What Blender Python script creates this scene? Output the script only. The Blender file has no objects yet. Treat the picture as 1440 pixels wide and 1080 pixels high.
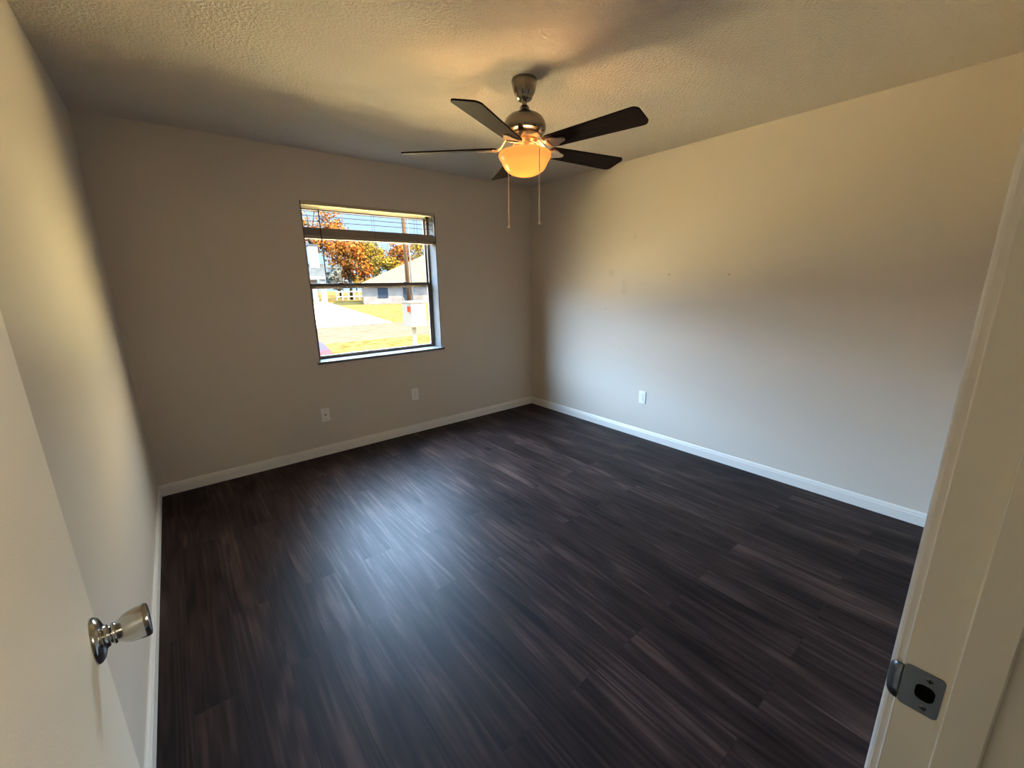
import bpy, bmesh, math, random
from mathutils import Vector, Matrix, noise
R = math.radians
S = bpy.context.scene
COL = S.collection

# ------------------------------------------------------------------ camera
YAW, PITCH, ROLL = 0.6776, -0.2404, -0.0156
CX, CY, CZ, FPX = 0.2781, -3.6622, 1.4406, 582.82
cd = bpy.data.cameras.new('camera'); cam = bpy.data.objects.new('camera', cd); COL.objects.link(cam)
_f = Vector((math.sin(YAW), math.cos(YAW), 0)); _r = Vector((math.cos(YAW), -math.sin(YAW), 0)); _u = Vector((0, 0, 1))
_f2 = _f*math.cos(PITCH) + _u*math.sin(PITCH); _u2 = -_f*math.sin(PITCH) + _u*math.cos(PITCH)
_r3 = _r*math.cos(ROLL) + _u2*math.sin(ROLL); _u3 = -_r*math.sin(ROLL) + _u2*math.cos(ROLL)
m = Matrix((( _r3.x, _u3.x, -_f2.x, CX), (_r3.y, _u3.y, -_f2.y, CY), (_r3.z, _u3.z, -_f2.z, CZ), (0, 0, 0, 1)))
cam.matrix_world = m
cd.sensor_width = 36; cd.lens = FPX/1440*36; cd.clip_start = 0.01; cd.clip_end = 500
S.camera = cam
S.view_settings.view_transform = 'Standard'; S.view_settings.look = 'None'
S.view_settings.gamma = 1; S.view_settings.exposure = 0.0; S.view_settings.use_curve_mapping = False
S.cycles.max_bounces = 14; S.cycles.diffuse_bounces = 8; S.cycles.glossy_bounces = 4; S.cycles.transparent_max_bounces = 12
S.cycles.sample_clamp_indirect = 30

# ------------------------------------------------------------------ sky
W = bpy.data.worlds.new('sky'); S.world = W; W.use_nodes = True
nt = W.node_tree; nt.nodes.clear()
def nd(t, typ, **kw):
    n = t.nodes.new(typ)
    for k, v in kw.items():
        if k in n.inputs: n.inputs[k].default_value = v
        else: setattr(n, k, v)
    return n
out = nd(nt, 'ShaderNodeOutputWorld'); bg = nd(nt, 'ShaderNodeBackground'); bg.inputs['Strength'].default_value = 1.0
tc = nd(nt, 'ShaderNodeTexCoord'); sp = nd(nt, 'ShaderNodeSeparateXYZ'); nt.links.new(tc.outputs['Generated'], sp.inputs[0])
def ramp(src, stops):
    r = nd(nt, 'ShaderNodeValToRGB'); cr = r.color_ramp
    while len(cr.elements) < len(stops): cr.elements.new(0.5)
    for e, (p, c) in zip(cr.elements, stops): e.position = p; e.color = (*c, 1)
    nt.links.new(src, r.inputs[0]); return r.outputs[0]
def mixc(f, a, b):
    n = nd(nt, 'ShaderNodeMix', data_type='RGBA'); nt.links.new(f, n.inputs[0]); nt.links.new(a, n.inputs[6]); nt.links.new(b, n.inputs[7]); return n.outputs[2]
# compass direction: 0 = left (-x), 1 = right (+x)
ln = nd(nt, 'ShaderNodeVectorMath', operation='MULTIPLY'); ln.inputs[1].default_value = (1, 1, 0); nt.links.new(tc.outputs['Generated'], ln.inputs[0])
nm = nd(nt, 'ShaderNodeVectorMath', operation='NORMALIZE'); nt.links.new(ln.outputs[0], nm.inputs[0])
sx = nd(nt, 'ShaderNodeSeparateXYZ'); nt.links.new(nm.outputs[0], sx.inputs[0])
az = nd(nt, 'ShaderNodeMapRange'); az.inputs['From Min'].default_value = -1; az.inputs['From Max'].default_value = 1; nt.links.new(sx.outputs['X'], az.inputs['Value'])
# low sky: brightened out of view on both sides to fill the walls, clear blue straight across the street
low = ramp(az.outputs[0], [(0.0, (18, 17, 14)), (0.42, (16, 15, 13)), (0.52, (0.68, 1.0, 1.35)), (0.765, (0.68, 1.0, 1.35)), (0.83, (34, 29, 15)), (1.0, (34, 29, 15))])
# high sky: brightness added above the view, bluish left, dimmer and warmer right
high = ramp(az.outputs[0], [(0.0, (46, 70, 102)), (0.5, (48, 74, 110)), (0.68, (48, 74, 110)), (0.80, (25, 28, 30)), (1.0, (22, 24, 24))])
el = nd(nt, 'ShaderNodeMapRange'); el.inputs['From Min'].default_value = 0.172; el.inputs['From Max'].default_value = 0.24; nt.links.new(sp.outputs['Z'], el.inputs['Value'])
nt.links.new(mixc(el.outputs[0], low, high), bg.inputs['Color']); nt.links.new(bg.outputs[0], out.inputs[0])

# ------------------------------------------------------------------ sun (behind the house, to the right)
sl = bpy.data.lights.new('sun', 'SUN'); sl.energy = 200.0; sl.angle = R(0.6); sl.color = (1.0, 0.86, 0.62)
sun = bpy.data.objects.new('sun', sl); COL.objects.link(sun)
sun.rotation_mode = 'QUATERNION'
sun.rotation_quaternion = Vector((-0.66, 0.50, -0.56)).to_track_quat('-Z', 'Y'); sun.location = (8, -6, 12)

# ------------------------------------------------------------------ helpers
RW, H, D0 = 3.5316, 2.44, -3.640          # room width, height, near wall face
WX0, WX1, WZ0, WZ1 = 1.168, 2.328, 0.80, 2.075   # window opening
# portal: lets Cycles sample the sky through the window opening
pl = bpy.data.lights.new('window_portal', 'AREA'); pl.shape = 'RECTANGLE'; pl.size = WX1-WX0; pl.size_y = WZ1-WZ0; pl.cycles.is_portal = True
po = bpy.data.objects.new('window_portal', pl); COL.objects.link(po)
po.location = ((WX0+WX1)/2, 0.19, (WZ0+WZ1)/2); po.rotation_euler = (R(-90), 0, 0)

def new_bm(): return bmesh.new()
def link(name, bm, mat, parent=None, smooth=False, loc=None, auto=None):
    me = bpy.data.meshes.new(name); bm.normal_update(); bm.to_mesh(me); bm.free()
    o = bpy.data.objects.new(name, me); COL.objects.link(o)
    mats = mat if isinstance(mat, (list, tuple)) else [mat]
    for x in mats: me.materials.append(x)
    if smooth:
        for p in me.polygons: p.use_smooth = True
        if auto is not None:
            me.set_sharp_from_angle(angle=R(auto))
    if parent: o.parent = parent
    if loc: o.location = loc
    return o
def empty(name, loc=(0, 0, 0), rz=0):
    o = bpy.data.objects.new(name, None); COL.objects.link(o); o.location = loc; o.rotation_euler = (0, 0, rz); o.empty_display_size = 0.05
    return o
def tag(o, label, cat=None, group=None, kind=None):
    if label: o['label'] = label
    if cat: o['category'] = cat
    if group: o['group'] = group
    if kind: o['kind'] = kind
    return o
def struct(o, label=None, cat='building part'):
    o['kind'] = 'structure'
    if label: o['label'] = label
    o['category'] = cat
    return o
def box(bm, a, b, mi=0, bev=0):
    x0, y0, z0 = a; x1, y1, z1 = b
    vs = [bm.verts.new(c) for c in ((x0,y0,z0),(x1,y0,z0),(x1,y1,z0),(x0,y1,z0),(x0,y0,z1),(x1,y0,z1),(x1,y1,z1),(x0,y1,z1))]
    fs = [bm.faces.new([vs[i] for i in q]) for q in ((3,2,1,0),(4,5,6,7),(0,1,5,4),(1,2,6,5),(2,3,7,6),(3,0,4,7))]
    for f in fs: f.material_index = mi
    if bev:
        es = list({e for f in fs for e in f.edges})
        bmesh.ops.bevel(bm, geom=es, offset=bev, segments=2, profile=0.5, affect='EDGES')
    return fs
def prism(bm, poly, axis, a, b, mi=0):
    """extrude a 2-D polygon along an axis ('x': poly=(y,z); 'y': poly=(x,z); 'z': poly=(x,y))"""
    def P(u, v, t): return {'x': (t, u, v), 'y': (u, t, v), 'z': (u, v, t)}[axis]
    A = [bm.verts.new(P(u, v, a)) for u, v in poly]; B = [bm.verts.new(P(u, v, b)) for u, v in poly]
    n = len(poly); fs = [bm.faces.new(A), bm.faces.new(B[::-1])]
    for i in range(n): fs.append(bm.faces.new((A[i], B[i], B[(i+1) % n], A[(i+1) % n])))
    for f in fs: f.material_index = mi
    bmesh.ops.recalc_face_normals(bm, faces=fs)
    return fs
def lathe(bm, prof, n=48, c=(0, 0, 0), axis='z', mi=0):
    """prof: list of (r, h)"""
    rings = []
    def P(r, h, t):
        a, b = r*math.cos(t), r*math.sin(t)
        p = {'z': (a, b, h), 'y': (a, h, b), 'x': (h, a, b)}[axis]
        return (p[0]+c[0], p[1]+c[1], p[2]+c[2])
    for r, h in prof:
        if r < 1e-6: rings.append([bm.verts.new(P(0, h, 0))])
        else: rings.append([bm.verts.new(P(r, h, 2*math.pi*i/n)) for i in range(n)])
    fs = []
    for A, B in zip(rings, rings[1:]):
        for i in range(n):
            j = (i+1) % n
            q = [A[i % len(A)], A[j % len(A)], B[j % len(B)], B[i % len(B)]]
            u = []
            for v in q:
                if v not in u: u.append(v)
            if len(u) > 2: fs.append(bm.faces.new(u))
    for f in fs: f.material_index = mi
    bmesh.ops.recalc_face_normals(bm, faces=fs)
    return fs
def tube(bm, pts, rad, n=8, mi=0, cap=True):
    pts = [Vector(p) for p in pts]; rings = []
    rads = rad if isinstance(rad, (list, tuple)) else [rad]*len(pts)
    for i, p in enumerate(pts):
        d = (pts[min(i+1, len(pts)-1)] - pts[max(i-1, 0)]).normalized()
        u = d.cross(Vector((0, 0, 1)) if abs(d.z) < 0.95 else Vector((1, 0, 0))).normalized(); v = d.cross(u)
        rings.append([bm.verts.new(p + u*rads[i]*math.cos(2*math.pi*k/n) + v*rads[i]*math.sin(2*math.pi*k/n)) for k in range(n)])
    fs = []
    for A, B in zip(rings, rings[1:]):
        for k in range(n): fs.append(bm.faces.new((A[k], A[(k+1) % n], B[(k+1) % n], B[k])))
    if cap: fs.append(bm.faces.new(rings[0][::-1])); fs.append(bm.faces.new(rings[-1]))
    for f in fs: f.material_index = mi
    bmesh.ops.recalc_face_normals(bm, faces=fs)
    return fs

# ------------------------------------------------------------------ materials
def mat(name, col, rough=0.6, metal=0.0, spec=0.5):
    M = bpy.data.materials.new(name); M.use_nodes = True
    b = M.node_tree.nodes['Principled BSDF']
    b.inputs['Base Color'].default_value = (*col, 1); b.inputs['Roughness'].default_value = rough
    b.inputs['Metallic'].default_value = metal; b.inputs['Specular IOR Level'].default_value = spec
    return M
def pb(M): return M.node_tree.nodes['Principled BSDF']
def add_noise_bump(M, scale, dist, strength=0.5, detail=3, ramp=None, coord='Object'):
    t = M.node_tree; c = nd(t, 'ShaderNodeTexCoord'); n = nd(t, 'ShaderNodeTexNoise', Scale=scale, Detail=detail)
    t.links.new(c.outputs[coord], n.inputs['Vector']); bp = nd(t, 'ShaderNodeBump', Strength=strength, Distance=dist)
    src = n.outputs['Fac']
    if ramp:
        r = nd(t, 'ShaderNodeValToRGB'); r.color_ramp.elements[0].position = ramp[0]; r.color_ramp.elements[1].position = ramp[1]
        t.links.new(src, r.inputs[0]); src = r.outputs[0]
    t.links.new(src, bp.inputs['Height']); t.links.new(bp.outputs[0], pb(M).inputs['Normal'])
    return n
def vary(M, c1, c2, scale, detail=4, coord='Object', stretch=(1, 1, 1), lo=0.35, hi=0.65):
    t = M.node_tree; c = nd(t, 'ShaderNodeTexCoord'); mp = nd(t, 'ShaderNodeMapping'); mp.inputs['Scale'].default_value = stretch
    n = nd(t, 'ShaderNodeTexNoise', Scale=scale, Detail=detail); r = nd(t, 'ShaderNodeValToRGB')
    r.color_ramp.elements[0].position = lo; r.color_ramp.elements[1].position = hi
    r.color_ramp.elements[0].color = (*c1, 1); r.color_ramp.elements[1].color = (*c2, 1)
    t.links.new(c.outputs[coord], mp.inputs[0]); t.links.new(mp.outputs[0], n.inputs['Vector']); t.links.new(n.outputs['Fac'], r.inputs[0])
    t.links.new(r.outputs[0], pb(M).inputs['Base Color'])
    return r

WALLC = (0.60, 0.53, 0.45)
M_wall = mat('painted_wall', WALLC, 0.55, spec=0.35); add_noise_bump(M_wall, 120, 0.0012, 0.35, 2)
# right wall carries a few old anchor marks and scuffs
M_wallr = mat('painted_wall_marked', WALLC, 0.55, spec=0.35); add_noise_bump(M_wallr, 120, 0.0012, 0.35, 2)
M_ceil = mat('knockdown_ceiling', (0.58, 0.52, 0.455), 0.85, spec=0.2); add_noise_bump(M_ceil, 75, 0.0055, 0.7, 4, (0.42, 0.62))
M_trim = mat('white_trim_paint', (0.73, 0.69, 0.63), 0.40, spec=0.5); add_noise_bump(M_trim, 40, 0.0006, 0.3, 2)
M_jamb = mat('cream_jamb_paint', (0.74, 0.70, 0.60), 0.4, spec=0.5); add_noise_bump(M_jamb, 60, 0.0007, 0.4, 2)
M_door = mat('cream_door_paint', (0.84, 0.79, 0.66), 0.42, spec=0.5); add_noise_bump(M_door, 260, 0.0012, 0.45, 3)
M_plastic = mat('ivory_plastic', (0.80, 0.77, 0.72), 0.35)
M_dark = mat('black_void', (0.01, 0.009, 0.008), 0.8)
M_chrome = mat('satin_chrome', (0.50, 0.49, 0.46), 0.17, 1.0)
M_steel = mat('dull_steel', (0.20, 0.21, 0.22), 0.38, 1.0); add_noise_bump(M_steel, 200, 0.0004, 0.3, 2)
M_nickel = mat('brushed_nickel', (0.26, 0.23, 0.20), 0.25, 1.0)
M_arm = mat('bright_nickel', (0.66, 0.50, 0.34), 0.42, 0.75)
M_frame = mat('taupe_window_frame', (0.125, 0.095, 0.072), 0.6, spec=0.1)
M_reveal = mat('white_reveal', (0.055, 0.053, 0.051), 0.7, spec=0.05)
M_blind = mat('cream_blind', (0.45, 0.38, 0.29), 0.6, spec=0.2)
M_vane = bpy.data.materials.new('translucent_vane'); M_vane.use_nodes = True
t = M_vane.node_tree; t.nodes.clear()
_o = nd(t, 'ShaderNodeOutputMaterial'); _a = nd(t, 'ShaderNodeMixShader'); _d = nd(t, 'ShaderNodeBsdfDiffuse'); _t = nd(t, 'ShaderNodeBsdfTranslucent')
_d.inputs[0].default_value = (0.75, 0.68, 0.52, 1); _t.inputs[0].default_value = (0.95, 0.92, 0.78, 1); _a.inputs[0].default_value = 0.9
t.links.new(_d.outputs[0], _a.inputs[1]); t.links.new(_t.outputs[0], _a.inputs[2]); t.links.new(_a.outputs[0], _o.inputs[0])
M_slat = mat('slat_backlit_dark', (0.035, 0.028, 0.024), 0.8, spec=0.05)  # blind slat colour darkened to stand in for backlit shade
M_stackm = mat('blind_slat', (0.36, 0.30, 0.25), 0.6, spec=0.2)
M_tas = mat('white_tassel', (0.80, 0.78, 0.74), 0.5)
M_nose = mat('sill_nosing_paint', (0.13, 0.12, 0.11), 0.7, spec=0.1)
M_cord = mat('blind_cord', (0.05, 0.042, 0.035), 0.6, spec=0.1)
M_brass = mat('pull_chain_brass', (0.80, 0.64, 0.50), 0.4, 0.3)

# spots on the right wall (old nail holes, smudges)
def spots(M, pts, base):
    t = M.node_tree; c = nd(t, 'ShaderNodeNewGeometry'); prev = None
    for (p, r, amt) in pts:
        v = nd(t, 'ShaderNodeVectorMath', operation='DISTANCE'); v.inputs[1].default_value = p
        t.links.new(c.outputs['Position'], v.inputs[0])
        mr = nd(t, 'ShaderNodeMapRange'); mr.inputs['From Min'].default_value = r*0.3; mr.inputs['From Max'].default_value = r
        mr.inputs['To Min'].default_value = 1-amt; mr.inputs['To Max'].default_value = 1.0
        t.links.new(v.outputs['Value'], mr.inputs['Value'])
        if prev is None: prev = mr.outputs[0]
        else:
            mm = nd(t, 'ShaderNodeMath', operation='MULTIPLY'); t.links.new(prev, mm.inputs[0]); t.links.new(mr.outputs[0], mm.inputs[1]); prev = mm.outputs[0]
    mx = nd(t, 'ShaderNodeMix', data_type='RGBA'); mx.inputs[6].default_value = (base[0]*0.3, base[1]*0.28, base[2]*0.25, 1); mx.inputs[7].default_value = (*base, 1)
    t.links.new(prev, mx.inputs[0]); t.links.new(mx.outputs[2], pb(M).inputs['Base Color'])
SPOTS = []   # filled from pixel rays below

def ray_to_x(px, py, X):
    d = _f2 + _r3*((px-720)/FPX) - _u3*((py-540)/FPX); t = (X-CX)/d.x
    return (X, CY+t*d.y, CZ+t*d.z)
for px, py, r, a in ((941, 386, .012, .55), (1025, 386, .012, .5), (893, 333, .03, .12), (860, 383, .05, .14), (878, 408, .05, .12), (878, 398, .04, .10), (962, 396, .008, .2), (852, 434, .014, .2), (872, 489, .02, .1)):
    SPOTS.append((ray_to_x(px, py, RW), r, a))
spots(M_wallr, SPOTS, WALLC)

# vinyl plank floor
def floor_material():
    M = mat('dark_vinyl_plank', (0.03, 0.02, 0.018), 0.4); t = M.node_tree; P = pb(M)
    c = nd(t, 'ShaderNodeTexCoord'); mp = nd(t, 'ShaderNodeMapping'); mp.inputs['Rotation'].default_value = (0, 0, R(90)); mp.inputs['Location'].default_value = (0.35, 0.045, 0)
    t.links.new(c.outputs['Object'], mp.inputs[0])
    br = nd(t, 'ShaderNodeTexBrick'); br.offset = 0.37; br.offset_frequency = 2
    for k, v in {'Color1': (0, 0, 0, 1), 'Color2': (1, 1, 1, 1), 'Mortar': (0.5, 0.5, 0.5, 1), 'Scale': 1.0, 'Mortar Size': 0.0012, 'Brick Width': 1.22, 'Row Height': 0.152, 'Mortar Smooth': 0.1, 'Bias': 0.0}.items():
        br.inputs[k].default_value = v
    t.links.new(mp.outputs[0], br.inputs['Vector'])
    # per plank offset
    sc = nd(t, 'ShaderNodeVectorMath', operation='SCALE'); sc.inputs['Scale'].default_value = 37.0
    t.links.new(br.outputs['Color'], sc.inputs[0])
    ad = nd(t, 'ShaderNodeVectorMath', operation='ADD'); t.links.new(mp.outputs[0], ad.inputs[0]); t.links.new(sc.outputs[0], ad.inputs[1])
    s1 = nd(t, 'ShaderNodeMapping'); s1.inputs['Scale'].default_value = (0.9, 24, 1); t.links.new(ad.outputs[0], s1.inputs[0])
    n1 = nd(t, 'ShaderNodeTexNoise', Scale=2.6, Detail=7, Roughness=0.62); n1.inputs['Distortion'].default_value = 0.0; t.links.new(s1.outputs[0], n1.inputs['Vector'])
    # cathedral figure
    s2 = nd(t, 'ShaderNodeMapping'); s2.inputs['Scale'].default_value = (0.5, 6.5, 1); t.links.new(ad.outputs[0], s2.inputs[0])
    n2 = nd(t, 'ShaderNodeTexNoise', Scale=1.1, Detail=2, Roughness=0.4); t.links.new(s2.outputs[0], n2.inputs['Vector'])
    mm = nd(t, 'ShaderNodeMath', operation='MULTIPLY'); mm.inputs[1].default_value = 70.0; t.links.new(n2.outputs['Fac'], mm.inputs[0])
    sn = nd(t, 'ShaderNodeMath', operation='SINE'); t.links.new(mm.outputs[0], sn.inputs[0])
    # broad patches
    s3 = nd(t, 'ShaderNodeMapping'); s3.inputs['Scale'].default_value = (1.2, 4, 1); t.links.new(ad.outputs[0], s3.inputs[0])
    n3 = nd(t, 'ShaderNodeTexNoise', Scale=1.6, Detail=3); t.links.new(s3.outputs[0], n3.inputs['Vector'])
    # combine
    def math2(op, a, b):
        q = nd(t, 'ShaderNodeMath', operation=op)
        for i, v in enumerate((a, b)):
            if isinstance(v, (int, float)): q.inputs[i].default_value = v
            else: t.links.new(v, q.inputs[i])
        return q.outputs[0]
    sepc = nd(t, 'ShaderNodeSeparateColor'); t.links.new(br.outputs['Color'], sepc.inputs[0])
    v = math2('MULTIPLY', n1.outputs['Fac'], 0.66)
    v = math2('ADD', v, 0.21)
    v = math2('ADD', v, math2('MULTIPLY', sn.outputs[0], 0.085))
    v = math2('ADD', v, math2('MULTIPLY', math2('SUBTRACT', n3.outputs['Fac'], 0.5), 0.85))
    v = math2('ADD', v, math2('MULTIPLY', math2('SUBTRACT', sepc.outputs[0], 0.5), 0.16))
    # sparse dark knots
    s4 = nd(t, 'ShaderNodeMapping'); s4.inputs['Scale'].default_value = (1.5, 4.2, 1); t.links.new(ad.outputs[0], s4.inputs[0])
    vo = nd(t, 'ShaderNodeTexVoronoi', Scale=1.0); t.links.new(s4.outputs[0], vo.inputs['Vector'])
    kn = nd(t, 'ShaderNodeMapRange'); kn.inputs['From Min'].default_value = 0.02; kn.inputs['From Max'].default_value = 0.11; kn.inputs['To Min'].default_value = 0.35; kn.inputs['To Max'].default_value = 0.0
    t.links.new(vo.outputs['Distance'], kn.inputs['Value']); v = math2('SUBTRACT', v, kn.outputs[0])
    rr = nd(t, 'ShaderNodeValToRGB'); e = rr.color_ramp.elements
    e[0].position = 0.28; e[0].color = (0.0105, 0.0058, 0.0052, 1); e[1].position = 0.98; e[1].color = (0.100, 0.059, 0.047, 1)
    k = e.new(0.6); k.color = (0.030, 0.0175, 0.0150, 1)
    t.links.new(v, rr.inputs[0])
    mx = nd(t, 'ShaderNodeMix', data_type='RGBA'); t.links.new(math2('MULTIPLY', br.outputs['Fac'], 0.6), mx.inputs[0]); t.links.new(rr.outputs[0], mx.inputs[6]); mx.inputs[7].default_value = (0.012, 0.009, 0.008, 1)
    t.links.new(mx.outputs[2], P.inputs['Base Color'])
    ro = nd(t, 'ShaderNodeMapRange'); ro.inputs['To Min'].default_value = 0.52; ro.inputs['To Max'].default_value = 0.38; t.links.new(v, ro.inputs['Value']); t.links.new(ro.outputs[0], P.inputs['Roughness'])
    P.inputs['Specular IOR Level'].default_value = 0.085
    bp = nd(t, 'ShaderNodeBump', Strength=0.35, Distance=0.0015)
    t.links.new(math2('SUBTRACT', v, math2('MULTIPLY', br.outputs['Fac'], 0.8)), bp.inputs['Height']); t.links.new(bp.outputs[0], P.inputs['Normal'])
    return M
M_floor = floor_material()

M_glass = bpy.data.materials.new('window_glass'); M_glass.use_nodes = True
t = M_glass.node_tree; t.nodes.clear()
o_ = nd(t, 'ShaderNodeOutputMaterial'); mx_ = nd(t, 'ShaderNodeMixShader'); tr_ = nd(t, 'ShaderNodeBsdfTransparent'); gl_ = nd(t, 'ShaderNodeBsdfGlossy', Roughness=0.02); fr_ = nd(t, 'ShaderNodeFresnel', IOR=1.35)
tr_.inputs[0].default_value = (0.97, 0.98, 0.97, 1)
t.links.new(fr_.outputs[0], mx_.inputs[0]); t.links.new(tr_.outputs[0], mx_.inputs[1]); t.links.new(gl_.outputs[0], mx_.inputs[2]); t.links.new(mx_.outputs[0], o_.inputs[0])

# ------------------------------------------------------------------ room shell
T = 0.20
bm = new_bm(); box(bm, (-0.12, -5.2, -0.06), (RW+0.12, 0.0, 0.0)); struct(link('floor', bm, M_floor), 'dark brown wood plank floor of the empty bedroom', 'floor')
bm = new_bm(); box(bm, (-0.12, -5.2, H), (RW+0.12, T, H+0.12)); struct(link('ceiling', bm, M_ceil), 'textured off-white ceiling around the fan', 'ceiling')
bm = new_bm(); box(bm, (-0.12, D0-0.116, 0), (0, T, H)); struct(link('wall_left', bm, M_wall), 'plain greige wall beside the open door', 'wall')
bm = new_bm(); box(bm, (RW, D0-0.116, 0), (RW+0.12, T, H)); struct(link('wall_right', bm, M_wallr), 'long blank greige wall right of the corner', 'wall')
bm = new_bm()
box(bm, (0, 0, 0), (WX0, T, H)); box(bm, (WX1, 0, 0), (RW, T, H)); box(bm, (WX0, 0, 0), (WX1, T, WZ0)); box(bm, (WX0, 0, WZ1), (WX1, T, H))
bmesh.ops.remove_doubles(bm, verts=bm.verts, dist=1e-5)
struct(link('wall_back', bm, M_wall), 'greige wall that holds the window', 'wall')
DX0, DX1, DZ = 0.138, 0.950, 2.045       # door opening between jambs
JT = 0.018; yj0, yj1 = D0-0.116, D0      # jamb depth range
bm = new_bm()
box(bm, (0, yj0, 0), (DX0-JT, yj1, H)); box(bm, (DX1+0.030, yj0, 0), (RW, yj1, H)); box(bm, (DX0-JT, yj0, DZ+JT), (DX1+0.030, yj1, H))
struct(link('wall_front', bm, M_wall), 'greige wall with the doorway', 'wall')
# hallway behind the doorway
bm = new_bm()
box(bm, (-0.12, -5.2, 0), (0, D0-0.116, H)); struct(link('wall_hall_left', bm, M_wall), None, 'wall')
bm = new_bm(); box(bm, (0, -5.2, 0), (RW, -5.08, H)); struct(link('wall_hall_back', bm, M_wall), None, 'wall')
bm = new_bm(); box(bm, (RW, -5.2, 0), (RW+0.12, D0-0.116, H)); struct(link('wall_hall_right', bm, M_wall), None, 'wall')

hl = empty('hall_fill_spot', (1.45, -4.45, H)); tag(hl, 'added fill spotlight in the unseen hallway, aimed to light the open door', 'spotlight')  # spotlight added out of view to brighten the open door
hd = (Vector((0.12, -3.05, 1.15)) - Vector((1.45, -4.45, 2.27))).normalized()
bm = new_bm(); lathe(bm, [(0, 0), (0.055, 0), (0.055, -0.018), (0, -0.02)], 32); tube(bm, [(0, 0, -0.015), (0, 0, -0.13)], 0.008, 8); link('fill_spot_base', bm, M_trim, hl, True, auto=40)
c0 = Vector((0, 0, -0.15)); bm = new_bm()
tube(bm, [c0-hd*0.05, c0-hd*0.045, c0+hd*0.06], [0.030, 0.038, 0.045], 24); link('fill_spot_head', bm, M_trim, hl, True, auto=40)
hb = bpy.data.lights.new('hall_fill_lamp', 'SPOT'); hb.energy = 88; hb.color = (1.0, 0.86, 0.64); hb.shadow_soft_size = 0.05; hb.spot_size = R(62); hb.spot_blend = 0.6
ho = bpy.data.objects.new('hall_fill_lamp', hb); COL.objects.link(ho); ho.parent = hl; ho.location = c0+hd*0.075
ho.rotation_mode = 'QUATERNION'; ho.rotation_quaternion = hd.to_track_quat('-Z', 'Y')

# baseboards: profile (distance from wall, height)
BP = [(0, 0), (0.0125, 0), (0.0125, 0.058), (0.0095, 0.064), (0.0095, 0.071), (0.0065, 0.078), (0.003, 0.083), (0, 0.083)]
bm = new_bm(); prism(bm, [(d, z) for d, z in BP], 'y', D0, 0.0); struct(link('baseboard_left', bm, M_trim), None, 'baseboard')
bm = new_bm(); prism(bm, [(RW-d, z) for d, z in BP], 'y', D0, 0.0); struct(link('baseboard_right', bm, M_trim), None, 'baseboard')
bm = new_bm(); prism(bm, [(-d, z) for d, z in BP], 'x', 0.0, RW); struct(link('baseboard_back', bm, M_trim), None, 'baseboard')
bm = new_bm(); prism(bm, [(D0+d, z) for d, z in BP], 'x', DX1+0.065, RW); struct(link('baseboard_front', bm, M_trim), None, 'baseboard')

# ------------------------------------------------------------------ door frame
trim = empty('trim_1', (0, 0, 0)); struct(trim, 'painted door frame at the right edge of the view', 'door frame')
SZ0, SZ1 = 0.889, 0.951                  # strike plate heights
hy0, hy1, hz0, hz1 = D0-0.0335, D0-0.0125, 0.906, 0.934   # latch pocket
bm = new_bm()
def jb(a, b): box(bm, a, b)
x0, x1 = DX1, DX1+0.030
box(bm, (x0, yj0, 0), (x1, D0, hz0), bev=0.0); box(bm, (x0, yj0, hz1), (x1, D0, DZ))
box(bm, (x0, yj0, hz0), (x1, hy0, hz1)); box(bm, (x0, hy1, hz0), (x1, D0, hz1))
link('latch_jamb', bm, M_jamb, trim)
bm = new_bm(); tube(bm, [(x0+0.0016, D0+0.0002, 0.0), (x0+0.0016, D0+0.0002, DZ)], 0.0018, 8); link('jamb_edge_bead', bm, M_trim, trim, True)
bm = new_bm(); box(bm, (DX0-JT, yj0, 0), (DX0, D0, DZ), bev=0.0015); link('hinge_jamb', bm, M_jamb, trim)
bm = new_bm(); box(bm, (DX0-JT, yj0, DZ), (x1, D0, DZ+JT), bev=0.001); link('head_jamb', bm, M_jamb, trim)
# stop moulding
sy1 = D0-0.0425; sy0 = sy1-0.037
bm = new_bm(); prism(bm, [(x0, sy1), (x0-0.0105, sy1), (x0-0.0115, sy1-0.0012), (x0-0.0115, sy0+0.002), (x0-0.010, sy0), (x0, sy0)], 'z', 0, DZ); link('door_stop_strip', bm, M_jamb, trim)
bm = new_bm(); prism(bm, [(DX0, sy1), (DX0+0.011, sy1), (DX0+0.011, sy0+0.006), (DX0+0.003, sy0), (DX0, sy0)], 'z', 0, DZ); link('door_stop_strip', bm, M_jamb, trim)
bm = new_bm(); box(bm, (DX0, sy0, DZ-0.011), (DX1, sy1, DZ)); link('door_stop_strip', bm, M_jamb, trim)
def casing(bm, xi, s, za, zb, y, sy):
    prof = [(0, 0), (0, 0.0085), (0.0018, 0.0115), (0.0045, 0.0130), (0.010, 0.0128), (0.016, 0.0105), (0.034, 0.0135), (0.046, 0.016), (0.054, 0.016), (0.057, 0.013), (0.057, 0)]
    prism(bm, [(xi+s*u, y+sy*v) for u, v in prof], 'z', za, zb)
bm = new_bm(); casing(bm, DX1+0.0055, 1, 0, DZ+0.062, D0, 1); link('casing', bm, M_trim, trim, True, auto=25)
bm = new_bm(); casing(bm, DX0-0.0055, -1, 0, DZ+0.062, D0, 1); link('casing', bm, M_trim, trim, True, auto=25)
bm = new_bm(); box(bm, (DX0-0.0055, D0, DZ+0.0055), (DX1+0.0055, D0+0.015, DZ+0.062), bev=0.002); link('head_casing', bm, M_trim, trim)
bm = new_bm(); casing(bm, DX1+0.0055, 1, 0, DZ+0.062, yj0, -1); link('casing', bm, M_trim, trim, True, auto=25)
bm = new_bm(); casing(bm, DX0-0.0055, -1, 0, DZ+0.062, yj0, -1); link('casing', bm, M_trim, trim, True, auto=25)
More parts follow.
